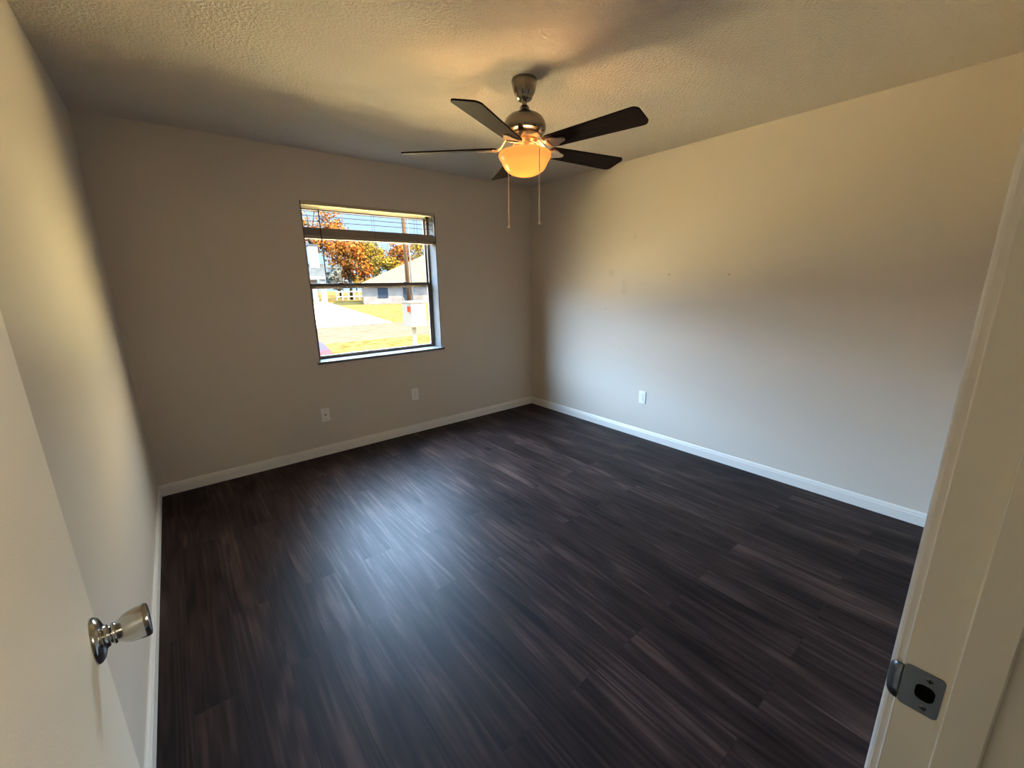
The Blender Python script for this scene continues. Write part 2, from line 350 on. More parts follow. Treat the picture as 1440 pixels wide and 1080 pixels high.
# strike plate: flat plate with a D-shaped hole plus a curved lip towards the room
sp_ = empty('strike_plate', (0, 0, 0)); sp_.parent = trim
tag(sp_, 'dull steel strike plate screwed to the jamb')
px0, px1 = DX1-0.0014, DX1-0.0001
ya, yb = D0-0.0385, D0-0.0005
bm = new_bm()
cy_, cz_ = (hy0+hy1)/2, 0.920
inner, outer = [], []
def rrect(cy0, cz0, hw, hh, r, a):
    # point of a rounded rectangle hit by the ray at angle a
    u, v = math.cos(a), math.sin(a); lo_, hi_ = 0.0, 1.0
    for _ in range(30):
        t_ = (lo_+hi_)/2; y, z = abs(u*t_), abs(v*t_)
        qy, qz = max(y-(hw-r), 0), max(z-(hh-r), 0)
        inside = y <= hw and z <= hh and (qy == 0 or qz == 0 or math.hypot(qy, qz) <= r)
        if inside: lo_ = t_
        else: hi_ = t_
    return (cy0+u*lo_, cz0+v*lo_)
NK = 72
for k in range(NK):
    a = 2*math.pi*k/NK
    inner.append(rrect(cy_, cz_, 0.0092, 0.0118, 0.0075, a)); outer.append(rrect((ya+yb)/2, (SZ0+SZ1)/2, (yb-ya)/2, (SZ1-SZ0)/2, 0.005, a))
rings = []
for X in (px0, px1):
    rings.append([bm.verts.new((X, *p)) for p in outer]); rings.append([bm.verts.new((X, *p)) for p in inner])
oF, iF, oB, iB = rings
for k in range(NK):
    j = (k+1) % NK
    for q in ((oF[k], oF[j], iF[j], iF[k]), (oB[k], iB[k], iB[j], oB[j]), (oF[k], oB[k], oB[j], oF[j]), (iF[k], iF[j], iB[j], iB[k])): bm.faces.new(q)
bmesh.ops.recalc_face_normals(bm, faces=bm.faces)
link('plate', bm, M_steel, sp_)
# lip: curls round the jamb edge towards the room, with rounded (arched) outline
bm = new_bm()
cols = []
NS = 9
for i in range(NS+1):
    s = i/NS
    ang = s*R(80)
    X = px0 + 0.011*(1-math.cos(ang))*1.0; Y = yb + 0.0005 + 0.0125*math.sin(ang)
    hh = 0.0268*math.sqrt(max(0.0, 1-(s*0.93)**2.6))
    cols.append([bm.verts.new((X, Y, 0.920+hh*w)) for w in (-1, -0.5, 0, 0.5, 1)])
for A, B in zip(cols, cols[1:]):
    for k in range(4): bm.faces.new((A[k], A[k+1], B[k+1], B[k]))
lip = link('lip', bm, M_steel, sp_, True); md = lip.modifiers.new('thick', 'SOLIDIFY'); md.thickness = 0.0013; md.offset = 1
for zc in (0.9415, 0.8985):
    bm = new_bm(); c0 = (px0-0.0007, D0-0.0245, zc)
    lathe(bm, [(0, -0.0001), (0.0022, 0.0000), (0.0036, 0.0005), (0.0042, 0.0012)], 20, c0, 'x')
    sc_ = link('screw', bm, M_steel, sp_, True)
    bm = new_bm(); box(bm, (c0[0]-0.0004, c0[1]-0.0026, zc-0.0005), (c0[0]+0.0006, c0[1]+0.0026, zc+0.0005)); box(bm, (c0[0]-0.0004, c0[1]-0.0005, zc-0.0026), (c0[0]+0.0006, c0[1]+0.0005, zc+0.0026)); link('slot', bm, M_dark, sc_)
bm = new_bm(); box(bm, (DX1+0.0005, hy0+0.0003, hz0+0.0003), (DX1+0.0245, hy1-0.0003, hz1-0.0003)); bm.faces.ensure_lookup_table(); bmesh.ops.delete(bm, geom=[f for f in bm.faces if f.calc_center_median().x < DX1+0.001], context='FACES'); link('latch_pocket', bm, M_dark, sp_)

# ------------------------------------------------------------------ open door
dr = empty('door_1', (DX0, D0, 0), R(94.6)); struct(dr, 'open cream slab door at the left edge', 'door')
bm = new_bm(); box(bm, (0.003, -0.035, 0.012), (0.807, 0, 2.035), bev=0.0018); link('door_slab', bm, M_door, dr)
def knob(side):
    k = empty('door_knob', (0.747, -0.035 if side < 0 else 0.0, 0.945)); k.parent = dr
    s = side
    bm = new_bm(); lathe(bm, [(0.0335, 0), (0.0335, s*0.003), (0.0320, s*0.0055), (0.0285, s*0.0085), (0.0235, s*0.0105), (0.0200, s*0.0115), (0.0185, s*0.0118), (0.0165, s*0.013), (0.0155, s*0.016), (0.0, s*0.016)], 48, (0, 0, 0), 'y'); link('rosette', bm, M_chrome, k, True, auto=50)
    bm = new_bm(); lathe(bm, [(0.0, s*0.014), (0.0135, s*0.014), (0.0125, s*0.017), (0.0140, s*0.0195), (0.0155, s*0.021), (0.0155, s*0.0225), (0.0140, s*0.0245), (0.0160, s*0.028), (0.0200, s*0.033), (0.0226, s*0.039), (0.0240, s*0.047), (0.0246, s*0.055), (0.0246, s*0.0585), (0.0234, s*0.0615), (0.0200, s*0.0625), (0.0, s*0.063)], 48, (0, 0, 0), 'y'); link('grip', bm, M_chrome, k, True, auto=50)
knob(-1)
# far-side knob: a low round one so it clears the wall
k2 = empty('door_knob', (0.747, 0, 0.945)); k2.parent = dr
bm = new_bm(); lathe(bm, [(0.0335, 0), (0.0335, 0.003), (0.0285, 0.0085), (0.014, 0.0115), (0.0118, 0.019), (0.014, 0.028), (0.0235, 0.040), (0.0253, 0.047), (0.0205, 0.052), (0, 0.053)], 40, (0, 0, 0), 'y'); link('grip', bm, M_chrome, k2, True, auto=50)
bm = new_bm(); box(bm, (0.8068, -0.030, 0.918), (0.8082, -0.005, 0.972), bev=0.0004); box(bm, (0.8075, -0.024, 0.936), (0.817, -0.012, 0.953)); link('latch_bolt', bm, M_chrome, dr)
for zc in (0.25, 1.0, 1.80):
    bm = new_bm(); tube(bm, [(0, 0.004, zc-0.045), (0, 0.004, zc+0.045)], 0.006, 10); box(bm, (0.001, -0.03, zc-0.044), (0.0033, 0.002, zc+0.044)); link('hinge', bm, M_chrome, dr)

# ------------------------------------------------------------------ window
wn = empty('window_1', (0, 0, 0)); struct(wn, 'single-hung window with a raised blind, sunny street outside', 'window')
FY0, FY1 = 0.125, 0.175
# painted returns (drywall lining)
bm = new_bm()
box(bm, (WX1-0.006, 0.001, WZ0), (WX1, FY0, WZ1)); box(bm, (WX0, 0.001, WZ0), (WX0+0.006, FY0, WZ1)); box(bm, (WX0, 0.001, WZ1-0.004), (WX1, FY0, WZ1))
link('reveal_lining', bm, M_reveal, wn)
bm = new_bm(); prism(bm, [(0.0, WZ0+0.019), (FY0+0.005, WZ0+0.019), (FY0+0.005, WZ0+0.0), (0.0, WZ0+0.0)], 'x', WX0, WX1)
bm2 = new_bm(); prism(bm2, [(-0.015, WZ0-0.002), (-0.019, WZ0+0.002), (-0.019, WZ0+0.014), (-0.014, WZ0+0.0188), (0.0, WZ0+0.0188), (0.0, WZ0-0.002)], 'x', WX0-0.016, WX1+0.022); link('sill_nosing', bm2, M_nose, wn)
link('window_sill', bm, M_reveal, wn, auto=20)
fz0, fz1 = WZ0+0.019, WZ1-0.004; fx0, fx1 = WX0+0.006, WX1-0.006
bm = new_bm()
fw = 0.022
box(bm, (fx0, FY0, fz0), (fx0+fw, FY1, fz1), bev=0.002); box(bm, (fx1-fw, FY0, fz0), (fx1, FY1, fz1), bev=0.002)
box(bm, (fx0+fw, FY0, fz0), (fx1-fw, FY1, fz0+0.020), bev=0.002); box(bm, (fx0+fw, FY0, fz1-0.024), (fx1-fw, FY1, fz1), bev=0.002)
link('window_frame', bm, M_frame, wn)
def sash(z0, z1, y0, y1, name):
    bm = new_bm(); a, b = fx0+fw, fx1-fw; w = 0.017
    box(bm, (a, y0, z0), (a+w, y1, z1), bev=0.0015); box(bm, (b-w, y0, z0), (b, y1, z1), bev=0.0015)
    box(bm, (a+w, y0, z0), (b-w, y1, z0+0.024), bev=0.0015); box(bm, (a+w, y0, z1-0.024), (b-w, y1, z1), bev=0.0015)
    s = link(name, bm, M_frame, wn)
    bm = new_bm(); vs = [bm.verts.new(p) for p in ((a+w, (y0+y1)/2, z0+0.024), (b-w, (y0+y1)/2, z0+0.024), (b-w, (y0+y1)/2, z1-0.024), (a+w, (y0+y1)/2, z1-0.024))]; bm.faces.new(vs)
    link('glass_pane', bm, M_glass, s)
    return s
lo = sash(fz0+0.004, 1.455, 0.131, 0.150, 'lower_sash'); up = sash(1.412, fz1-0.012, 0.152, 0.171, 'upper_sash')
for xx in ((fx0+fx1)/2-0.30, (fx0+fx1)/2+0.30):
    bm = new_bm(); box(bm, (xx-0.02, 0.124, 1.448), (xx+0.02, 0.142, 1.462), bev=0.003); link('sash_lock', bm, M_frame, lo)

# blind
BY = 0.048
bl = empty('window_blind', ((WX0+WX1)/2, BY, WZ1-0.004)); tag(bl, 'cream slatted window blind drawn up to the top of the window', 'blind')
bx0, bx1 = WX0+0.009, WX1-0.009
bc = Vector(bl.location)
def bobj(name, bm, M, parent=bl, smooth=False):
    o = link(name, bm, M, None, smooth); o.parent = parent; o.matrix_parent_inverse = Matrix.Translation(-bc); return o
bm = new_bm(); box(bm, (bx0, BY-0.026, 2.052), (bx1, BY+0.028, 2.070), bev=0.002); bobj('headrail', bm, M_blind)
bm = new_bm(); box(bm, (WX0+0.0065, -0.006, 2.050), (WX1-0.0065, 0.006, 2.0745), bev=0.003); bobj('valance', bm, M_blind)
bm = new_bm(); box(bm, (WX0+0.008, 0.004, 2.020), (WX1-0.10, 0.0062, 2.050)); bobj('front_slat', bm, M_vane)
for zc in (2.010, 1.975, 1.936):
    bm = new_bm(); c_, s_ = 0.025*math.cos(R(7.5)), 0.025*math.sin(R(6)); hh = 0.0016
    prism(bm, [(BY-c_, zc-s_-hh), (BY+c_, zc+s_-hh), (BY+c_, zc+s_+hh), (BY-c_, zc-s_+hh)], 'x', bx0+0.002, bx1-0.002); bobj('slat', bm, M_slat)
slat0 = None
for i in range(18):
    zc = 1.832+i*0.0031; 
    if slat0 is None:
        bm = new_bm(); box(bm, (bx0+0.002, BY-0.025, zc-0.0012), (bx1-0.002, BY+0.025, zc+0.0012)); slat0 = bobj('slat', bm, M_stackm)
    else:
        o = slat0.copy(); COL.objects.link(o); o.location = (random.uniform(-0.001, 0.001), random.uniform(-0.002, 0.002), i*0.0031)
random.seed(5)
bm = new_bm(); box(bm, (bx0+0.002, BY-0.026, 1.803), (bx1-0.002, BY+0.026, 1.829), bev=0.003); bobj('bottom_rail', bm, M_stackm)
for xx in (bx0+0.13, (bx0+bx1)/2, bx1-0.17):
    bm = new_bm(); tube(bm, [(xx, BY-0.027, 2.04), (xx, BY-0.027, 1.806)], 0.0010, 6); tube(bm, [(xx, BY+0.027, 2.04), (xx, BY+0.027, 1.806)], 0.0010, 6); bobj('ladder_cord', bm, M_cord)
bm = new_bm(); tube(bm, [(1.300, 0.012, 2.035), (1.300, 0.010, 2.00), (1.302, 0.010, 1.44)], 0.0040, 6); lathe(bm, [(0, 2.044), (0.006, 2.040), (0.007, 2.032), (0.005, 2.022), (0.003, 2.018)], 12, (1.3, 0.011, 0)); bobj('tilt_wand', bm, M_cord)
lc = None
bm = new_bm(); tube(bm, [(2.312, 0.009, 2.045), (2.3135, 0.009, 1.86)], 0.0016, 6); tube(bm, [(2.317, 0.010, 2.045), (2.3165, 0.010, 1.83)], 0.0016, 6); lc = bobj('lift_cord', bm, M_tas)
for xx, zz in ((2.3115, 1.838), (2.3135, 1.796)):
    bm = new_bm(); lathe(bm, [(0, zz+0.030), (0.003, zz+0.028), (0.006, zz+0.018), (0.0088, zz+0.006), (0.0078, zz), (0, zz)], 14, (xx, 0.006, 0)); bobj('tassel', bm, M_tas, lc, True)

# ------------------------------------------------------------------ wall plates
def plate(name, loc, rz, label, w=0.070, h=0.117, kind='duplex', group=None):
    e = empty(name, loc, rz); tag(e, label, 'wall outlet' if kind == 'duplex' else 'wall plate', group)
    bm = new_bm(); box(bm, (-w/2, -0.0055, -h/2), (w/2, 0, h/2), bev=0.002); link('cover_plate', bm, M_plastic, e)
    if kind == 'duplex':
        for s in (1, -1):
            bm = new_bm(); prism(bm, [(0.0165*math.cos(a)*1.0, s*0.0195+max(-0.0125, min(0.0125, 0.0165*math.sin(a)))) for a in [2*math.pi*k/24 for k in range(24)]], 'y', -0.0075, -0.0050); r_ = link('receptacle', bm, M_plastic, e)
            bm = new_bm()
            box(bm, (-0.0075, -0.0078, s*0.0195+0.000), (-0.0055, -0.0072, s*0.0195+0.008)); box(bm, (0.0055, -0.0078, s*0.0195+0.001), (0.0075, -0.0072, s*0.0195+0.007))
            lathe(bm, [(0, -0.0078), (0.0024, -0.0078), (0.0024, -0.0072)], 12, (0, 0, s*0.0195-0.006), 'y'); link('slot', bm, M_dark, r_)
        bm = new_bm(); lathe(bm, [(0, -0.0065), (0.002, -0.0062), (0.003, -0.0054)], 12, (0, 0, 0), 'y'); link('screw', bm, M_chrome, e)
    elif kind == 'coax':
        bm = new_bm(); lathe(bm, [(0, -0.0075), (0.003, -0.0075), (0.003, -0.012), (0.0048, -0.012), (0.0048, -0.0075), (0.0075, -0.0070), (0.0075, -0.0050)], 16, (0, 0, 0), 'y'); link('cable_jack', bm, M_steel, e)
        for s in (1, -1):
            bm = new_bm(); lathe(bm, [(0, -0.0065), (0.002, -0.0062), (0.003, -0.0054)], 12, (0, 0, s*0.042), 'y'); link('screw', bm, M_chrome, e)
    return e
plate('cable_jack_plate', (1.160, 0.0, 0.360), 0, 'ivory wall plate with one small dark cable jack, below the window', kind='coax', group='outlets and plates low on the walls')
plate('electrical_outlet', (2.000, 0.0, 0.390), 0, 'ivory outlet plate on the window wall, low and nearest the corner', group='outlets and plates low on the walls')
plate('electrical_outlet', (RW, -1.541, 0.391), R(-90), 'white duplex outlet on the long blank right wall', group='outlets and plates low on the walls')

# ------------------------------------------------------------------ ceiling fan
FX, FY = 1.858, -1.837
fan = empty('ceiling_fan', (FX, FY, H)); tag(fan, 'five-blade ceiling fan with dark blades and a glowing frosted bowl light', 'ceiling fan')
def fl(name, prof, M, parent=fan, n=56, auto=40):
    bm = new_bm(); lathe(bm, [(r, z-H) for r, z in prof], n); return link(name, bm, M, parent, True, auto=auto)
fl('canopy', [(0.0, 2.4399), (0.064, 2.4399), (0.0655, 2.436), (0.0655, 2.428), (0.063, 2.420), (0.060, 2.402), (0.053, 2.380), (0.045, 2.366), (0.041, 2.361), (0.041, 2.357), (0.036, 2.349), (0.028, 2.345), (0.014, 2.344), (0, 2.344)], M_nickel)
fl('downrod', [(0.0, 2.36), (0.0125, 2.36), (0.0125, 2.300), (0, 2.300)], M_nickel)
fl('motor_housing', [(0.0, 2.322), (0.017, 2.322), (0.022, 2.318), (0.026, 2.305), (0.031, 2.296), (0.038, 2.291), (0.055, 2.286), (0.078, 2.276), (0.096, 2.261), (0.107, 2.241), (0.111, 2.221), (0.110, 2.208), (0.106, 2.198), (0.094, 2.192), (0.080, 2.190), (0.0, 2.190)], M_nickel)
fl('flywheel', [(0.0, 2.189), (0.074, 2.189), (0.076, 2.180), (0.070, 2.166), (0, 2.164)], M_arm)
fl('light_fitter', [(0.0, 2.166), (0.056, 2.166), (0.060, 2.160), (0.060, 2.140), (0.066, 2.134), (0.064, 2.118), (0.062, 2.114), (0, 2.113)], M_arm)
# frosted bowl: glass glows by itself and is lit from inside by the bulb
M_bowl = bpy.data.materials.new('glowing_frosted_glass'); M_bowl.use_nodes = True
t = M_bowl.node_tree; t.nodes.clear()
o_ = nd(t, 'ShaderNodeOutputMaterial'); a1 = nd(t, 'ShaderNodeAddShader'); em = nd(t, 'ShaderNodeEmission'); em.inputs[0].default_value = (1.0, 0.54, 0.135, 1); em.inputs[1].default_value = 0.45
tl = nd(t, 'ShaderNodeBsdfTranslucent'); tl.inputs[0].default_value = (0.044, 0.0168, 0.0036, 1)
mix = nd(t, 'ShaderNodeMixShader'); mix.inputs[0].default_value = 0.035; pbx = nd(t, 'ShaderNodeBsdfGlossy', Roughness=0.25)
t.links.new(tl.outputs[0], mix.inputs[1]); t.links.new(pbx.outputs[0], mix.inputs[2])
t.links.new(mix.outputs[0], a1.inputs[0]); t.links.new(em.outputs[0], a1.inputs[1]); t.links.new(a1.outputs[0], o_.inputs[0])
bowl = [(0.128, 2.1045), (0.133, 2.103), (0.1375, 2.097), (0.139, 2.089), (0.1375, 2.080), (0.132, 2.070), (0.125, 2.061), (0.1205, 2.053), (0.1165, 2.043), (0.108, 2.028), (0.095, 2.014), (0.078, 2.004), (0.058, 1.996), (0.035, 1.991), (0.015, 1.989), (0, 1.9885)]
lampshade = fl('lamp_shade', bowl, M_bowl)
for k in range(3):
    bul = bpy.data.lights.new('bulb', 'POINT'); bul.energy = 5.2 if k else 4.0; bul.color = (1.0, 0.54, 0.22); bul.shadow_soft_size = 0.04
    bo = bpy.data.objects.new('bulb', bul); COL.objects.link(bo); bo.parent = fan
    bo.location = (0.045*math.cos(2.1*k+0.4), 0.045*math.sin(2.1*k+0.4), 2.060-H) if k else (0, 0, 2.030-H)
# blades
M_blade = mat('dark_walnut_blade', (0.022, 0.010, 0.007), 0.7, spec=0.08); vary(M_blade, (0.008, 0.0035, 0.003), (0.022, 0.009, 0.006), 6, 5, 'Object', (1, 14, 1))
bm = new_bm()
L0, L1 = 0.150, 0.655
def width(s): return 0.052 + 0.018*s
ol = []
NL = 14
for i in range(NL+1):
    s = i/NL; ol.append((L0+(L1-0.03-L0)*s, width(s)))
tip = []
for k in range(1, 8):
    a = k/8*math.pi/2; tip.append((L1-0.03+0.03*math.sin(a), 0.070-0.03*(1-math.cos(a))))
top = [(L0, 0.040)] + [(L0+0.008, 0.050)] + ol[1:] + tip + [(L1, 0.040)]
poly = top + [(x, -y) for x, y in reversed(top)]
prism(bm, poly, 'z', -0.0035, 0.0035)
blade_me = None
PH = -80.0
def iron_bm():
    bm = new_bm()
    # curved neck from the flywheel to the blade root
    path = [(0.060, 0.058), (0.085, 0.052), (0.105, 0.034), (0.125, 0.006), (0.145, -0.008), (0.165, -0.009)]
    rows = []
    for i, (x, z) in enumerate(path):
        w = (0.020, 0.018, 0.018, 0.021, 0.028, 0.034)[i]; th = 0.0055
        rows.append([bm.verts.new((x, w*c, z+d*th)) for c, d in ((-1, -0.6), (-0.5, -1), (0.5, -1), (1, -0.6), (1, 0.6), (0.5, 1), (-0.5, 1), (-1, 0.6))])
    for A, B in zip(rows, rows[1:]):
        for k in range(8): bm.faces.new((A[k], A[(k+1) % 8], B[(k+1) % 8], B[k]))
    bm.faces.new(rows[0][::-1]); bm.faces.new(rows[-1])
    # leaf-shaped plate under the blade root
    leaf = []
    for k in range(25):
        a = -math.pi + 2*math.pi*k/24
        rr = 0.036*(1+0.24*math.cos(3*a)); leaf.append((0.196+1.25*rr*math.cos(a), rr*math.sin(a)))
    leaf = leaf[:-1]
    prism(bm, leaf, 'z', -0.0095, -0.0038)
    for (x, y) in ((0.225, 0), (0.183, 0.022), (0.183, -0.022)):
        lathe(bm, [(0, -0.0125), (0.004, -0.0118), (0.0055, -0.0095)], 10, (x, y, 0))
    bmesh.ops.recalc_face_normals(bm, faces=bm.faces)
    return bm
blade0 = link('blade', bm, M_blade, fan)
iron0 = link('blade_bracket', iron_bm(), M_arm, blade0, True, auto=35)
ZB = 2.125
def place_blade(o, deg): o.rotation_mode = 'XYZ'; o.rotation_euler = (R(-12.5), 0, R(deg)); o.location = (0, 0, ZB-H)
place_blade(blade0, PH)
for k in range(1, 5):
    b = blade0.copy(); COL.objects.link(b); b.parent = fan; place_blade(b, PH+72*k)
    i2 = iron0.copy(); COL.objects.link(i2); i2.parent = b
# pull chains drape over the bowl rim on opposite sides
def chain(dx, dy, zb, zt=2.128):
    d = Vector((dx, dy, 0)); n = d.normalized()
    bm = new_bm()
    pts = [n*0.060+Vector((0, 0, 2.142-H)), n*0.085+Vector((0, 0, 2.134-H)), n*0.125+Vector((0, 0, 2.116-H)), n*(d.length-0.002)+Vector((0, 0, 2.105-H)), d+Vector((0, 0, 2.09-H)), d+Vector((0, 0, zb+0.035-H))]
    tube(bm, pts, 0.0022, 6)
    c = link('pull_chain', bm, M_brass, fan, True)
    # beads, connector, drop rod and bob
    bm = new_bm()
    z = zb+0.04
    lathe(bm, [(0, 1.957-H), (0.0036, 1.955-H), (0.0036, 1.935-H), (0.0022, 1.933-H), (0.0022, 1.928-H), (0.0034, 1.926-H), (0.0034, 1.912-H), (0, 1.910-H)], 12, (dx, dy, 0))
    lathe(bm, [(0, 1.91-H), (0.0036, 1.91-H), (0.0036, z-0.006-H), (0, z-0.006-H)], 10, (dx, dy, 0))
    link('drop_rod', bm, M_brass, c, True, auto=40)
    bm = new_bm(); lathe(bm, [(0, zb+0.036-H), (0.0032, zb+0.034-H), (0.0036, zb+0.028-H), (0.0028, zb+0.024-H), (0.0045, zb+0.014-H), (0.0088, zb+0.004-H), (0.0088, zb-H), (0, zb-0.001-H)], 18, (dx, dy, 0)); link('bob', bm, M_brass, c, True, auto=40)
vx, vy = math.sin(R(40.85)), math.cos(R(40.85))      # view direction in plan
rx, ry = vy, -vx
chain(-0.119*vx+0.0727*rx, -0.119*vy+0.0727*ry, 1.733)
chain(0.112*vx-0.092*rx, 0.112*vy-0.092*ry, 1.745)

# ------------------------------------------------------------------ outside
GZ = -0.75
def at(px, py, D):
    """world point seen at a pixel, at depth D in front of the camera along +y"""
    d = _f2 + _r3*((px-720)/FPX) - _u3*((py-540)/FPX); t_ = D/d.y
    return Vector((CX+t_*d.x, CY+t_*d.y, CZ+t_*d.z))
M_lawn = mat('dry_lawn', (0.02, 0.015, 0.005), 0.95, spec=0.0); vary(M_lawn, (0.0125, 0.0085, 0.0018), (0.025, 0.0165, 0.0056), 3.5, 8, 'Object', (1, 1, 1), 0.36, 0.6)
M_road = mat('asphalt', (0.012, 0.0105, 0.007), 0.9, spec=0.0); vary(M_road, (0.0145, 0.0105, 0.0066), (0.0190, 0.0138, 0.0088), 2, 8, 'Object')
M_conc = mat('pale_concrete', (0.16, 0.13, 0.10), 0.9, spec=0.0)
M_pad = mat('tan_bounce_pad', (0.50, 0.40, 0.24), 0.95, spec=0.0); vary(M_pad, (0.66, 0.46, 0.19), (0.82, 0.58, 0.26), 9, 6)
M_white = mat('white_siding', (0.060, 0.052, 0.046), 0.9, spec=0.0)
M_brick = mat('pale_brick', (0.01, 0.01, 0.01), 0.9, spec=0.0); vary(M_brick, (0.026, 0.0205, 0.0165), (0.038, 0.029, 0.0230), 1.2, 6)
M_roof = mat('tan_shingles', (0.01, 0.01, 0.01), 0.9, spec=0.0); vary(M_roof, (0.0165, 0.0128, 0.0086), (0.0205, 0.0158, 0.0106), 1.5, 7)
M_roofg = mat('grey_shingles', (0.01, 0.01, 0.01), 0.9, spec=0.0); vary(M_roofg, (0.0085, 0.0088, 0.0085), (0.012, 0.012, 0.0112), 1.5, 7)
M_bark = mat('bark', (0.006, 0.0045, 0.0035), 0.9, spec=0.0)
M_pole = mat('pole_wood', (0.014, 0.0075, 0.004), 0.9, spec=0.0)
M_box = mat('white_mailbox', (0.027, 0.024, 0.020), 0.6, spec=0.0)
M_flag = mat('red_flag', (0.03, 0.004, 0.002), 0.6, spec=0.0)
M_darkw = mat('dark_window', (0.005, 0.006, 0.007), 0.5, spec=0.0)
bm = new_bm(); box(bm, (-60, T, GZ-0.3), (130, 13.1, GZ)); struct(link('ground_lawn', bm, M_lawn), 'dry yellow front lawn on our side of the street', 'lawn')
bm = new_bm(); box(bm, (-60, 13.1, GZ-0.3), (130, 19.9, GZ-0.02)); struct(link('ground_road', bm, M_road), 'street crossing outside the window', 'road')
bm = new_bm(); box(bm, (-60, 19.9, GZ-0.3), (130, 160, GZ)); struct(link('ground_far_lawn', bm, M_lawn), 'dry lawn across the street', 'lawn')
bm = new_bm()
A = at(443, 456, 23.6); B = at(535, 452, 24.6); Cc = at(461, 425, 60); Dd = at(430, 425, 60)
vs = [bm.verts.new((p[0], p[1], GZ+0.015)) for p in ((A.x-14, 19.9), (B.x+0.3, 19.9), (Cc.x, 57.7), (Cc.x-9, 57.7))]; bm.faces.new(vs); bmesh.ops.recalc_face_normals(bm, faces=bm.faces)
r_ = bmesh.ops.extrude_face_region(bm, geom=bm.faces[:]); bmesh.ops.translate(bm, verts=[v for v in r_['geom'] if isinstance(v, bmesh.types.BMVert)], vec=(0, 0, -0.2)); bmesh.ops.recalc_face_normals(bm, faces=bm.faces)
struct(link('ground_driveway', bm, M_conc), 'white concrete driveway across the street', 'driveway')
bm = new_bm(); box(bm, (-8, 3.6, GZ), (12, 9.3, GZ+0.02)); struct(link('ground_bounce_pad', bm, M_pad), None, 'reflector')  # reflector strip added below the view to bounce warm light indoors

# mailbox
mD = 10.0
mb = empty('mailbox', (at(590, 490, mD).x, at(590, 490, mD).y+0.25, GZ)); tag(mb, 'large white mailbox on a post in the lawn outside the window', 'mailbox')
O = Vector(mb.location)
tl_, br_ = at(577, 424, mD), at(600, 459, mD)
xa, xb, zt_, zb_ = tl_.x-O.x, br_.x-O.x+0.02, tl_.z-GZ, br_.z-GZ
bm = new_bm(); box(bm, (xa, -0.25, zb_), (xb, 0.28, zt_-0.04), bev=0.02); box(bm, (xa-0.02, -0.27, zt_-0.05), (xb+0.02, 0.30, zt_), bev=0.015); link('box', bm, M_box, mb)
bm = new_bm(); box(bm, (-0.045, -0.045, 0), (0.045, 0.045, zb_)); link('post', bm, M_box, mb)
bm = new_bm(); box(bm, (xa-0.05, -0.24, zb_+0.40), (xa-0.005, -0.14, zb_+0.54)); link('flag', bm, M_flag, mb)
bm = new_bm(); tube(bm, [(xa, 0.05, zt_-0.02), (xa-0.06, 0.05, zt_+0.10)], 0.012, 6); link('bracket', bm, M_box, mb)

# play tent dome
pD = 11.2; c = at(441, 500, pD); 
pt = empty('play_tent', (c.x, c.y, GZ)); tag(pt, 'small blue and pink dome at the lower left corner of the window', 'tent')
M_tb = mat('blue_fabric', (0.0085, 0.0082, 0.0150), 0.8, spec=0.0); M_tp = mat('pink_fabric', (0.0150, 0.0070, 0.0090), 0.8, spec=0.0)
rt = 0.55; 
def dome(z0, z1, M, nm):
    bm = new_bm(); prof = []
    for k in range(9):
        z = z0+(z1-z0)*k/8; prof.append((rt*math.sqrt(max(0, 1-(z/0.85)**2)), z))
    lathe(bm, prof, 32); return link(nm, bm, M, pt, True)
dome(0.0, 0.62, M_tp, 'pink_skirt'); dome(0.62, 0.85, M_tb, 'blue_crown')

# utility pole
pp = at(575, 420, 27); 
up_ = empty('utility_pole', (pp.x, pp.y, GZ)); tag(up_, 'slim brown utility pole standing beyond the mailbox', 'utility pole')
bm = new_bm(); tube(bm, [(0, 0, 0), (0, 0, 9)], [0.15, 0.11], 12); link('pole', bm, M_pole, up_, True)
bm = new_bm(); tube(bm, [(0.22, -0.12, 0), (0.22, -0.12, 8.6)], 0.05, 8); link('sunlit_edge_strip', bm, M_box, up_, True)  # white tube stands in for the sunlit edge of the pole
bm = new_bm(); box(bm, (-1.1, -0.06, 8.2), (1.1, 0.06, 8.34)); link('crossarm', bm, M_pole, up_)

# brick house on the right
def hip(bm, x0, x1, y0, y1, z0, h, inset, mi=0):
    ym = (y0+y1)/2
    v = [bm.verts.new(p) for p in ((x0, y0, z0), (x1, y0, z0), (x1, y1, z0), (x0, y1, z0), (x0+inset, ym, z0+h), (x1-inset, ym, z0+h))]
    fs = [bm.faces.new([v[i] for i in q]) for q in ((3, 2, 1, 0), (0, 1, 5, 4), (1, 2, 5), (2, 3, 4, 5), (3, 0, 4))]
    for f in fs: f.material_index = mi
    bmesh.ops.recalc_face_normals(bm, faces=fs)
a_ = at(512, 428, 47.6)
hs = empty('brick_house', (a_.x, a_.y, GZ), R(-19)); tag(hs, 'low brick house with a broad tan roof, seen behind the mailbox', 'house')
bm = new_bm(); box(bm, (0, 0, 0), (26, 12, 2.25)); link('wall', bm, M_brick, hs)
bm = new_bm(); hip(bm, -0.5, 26.5, -0.5, 12.5, 2.2, 4.7, 11.0); link('roof', bm, M_roof, hs)
bm = new_bm(); box(bm, (1.6, -0.05, 0.7), (2.7, 0.02, 1.9)); w_ = link('window', bm, M_darkw, hs)
bm = new_bm(); box(bm, (4.4, -0.05, 0.3), (5.3, 0.02, 2.0)); link('door', bm, M_darkw, hs)
bm = new_bm(); box(bm, (-0.5, -0.56, 2.1), (26.5, -0.5, 2.28)); link('fascia', bm, M_white, hs)

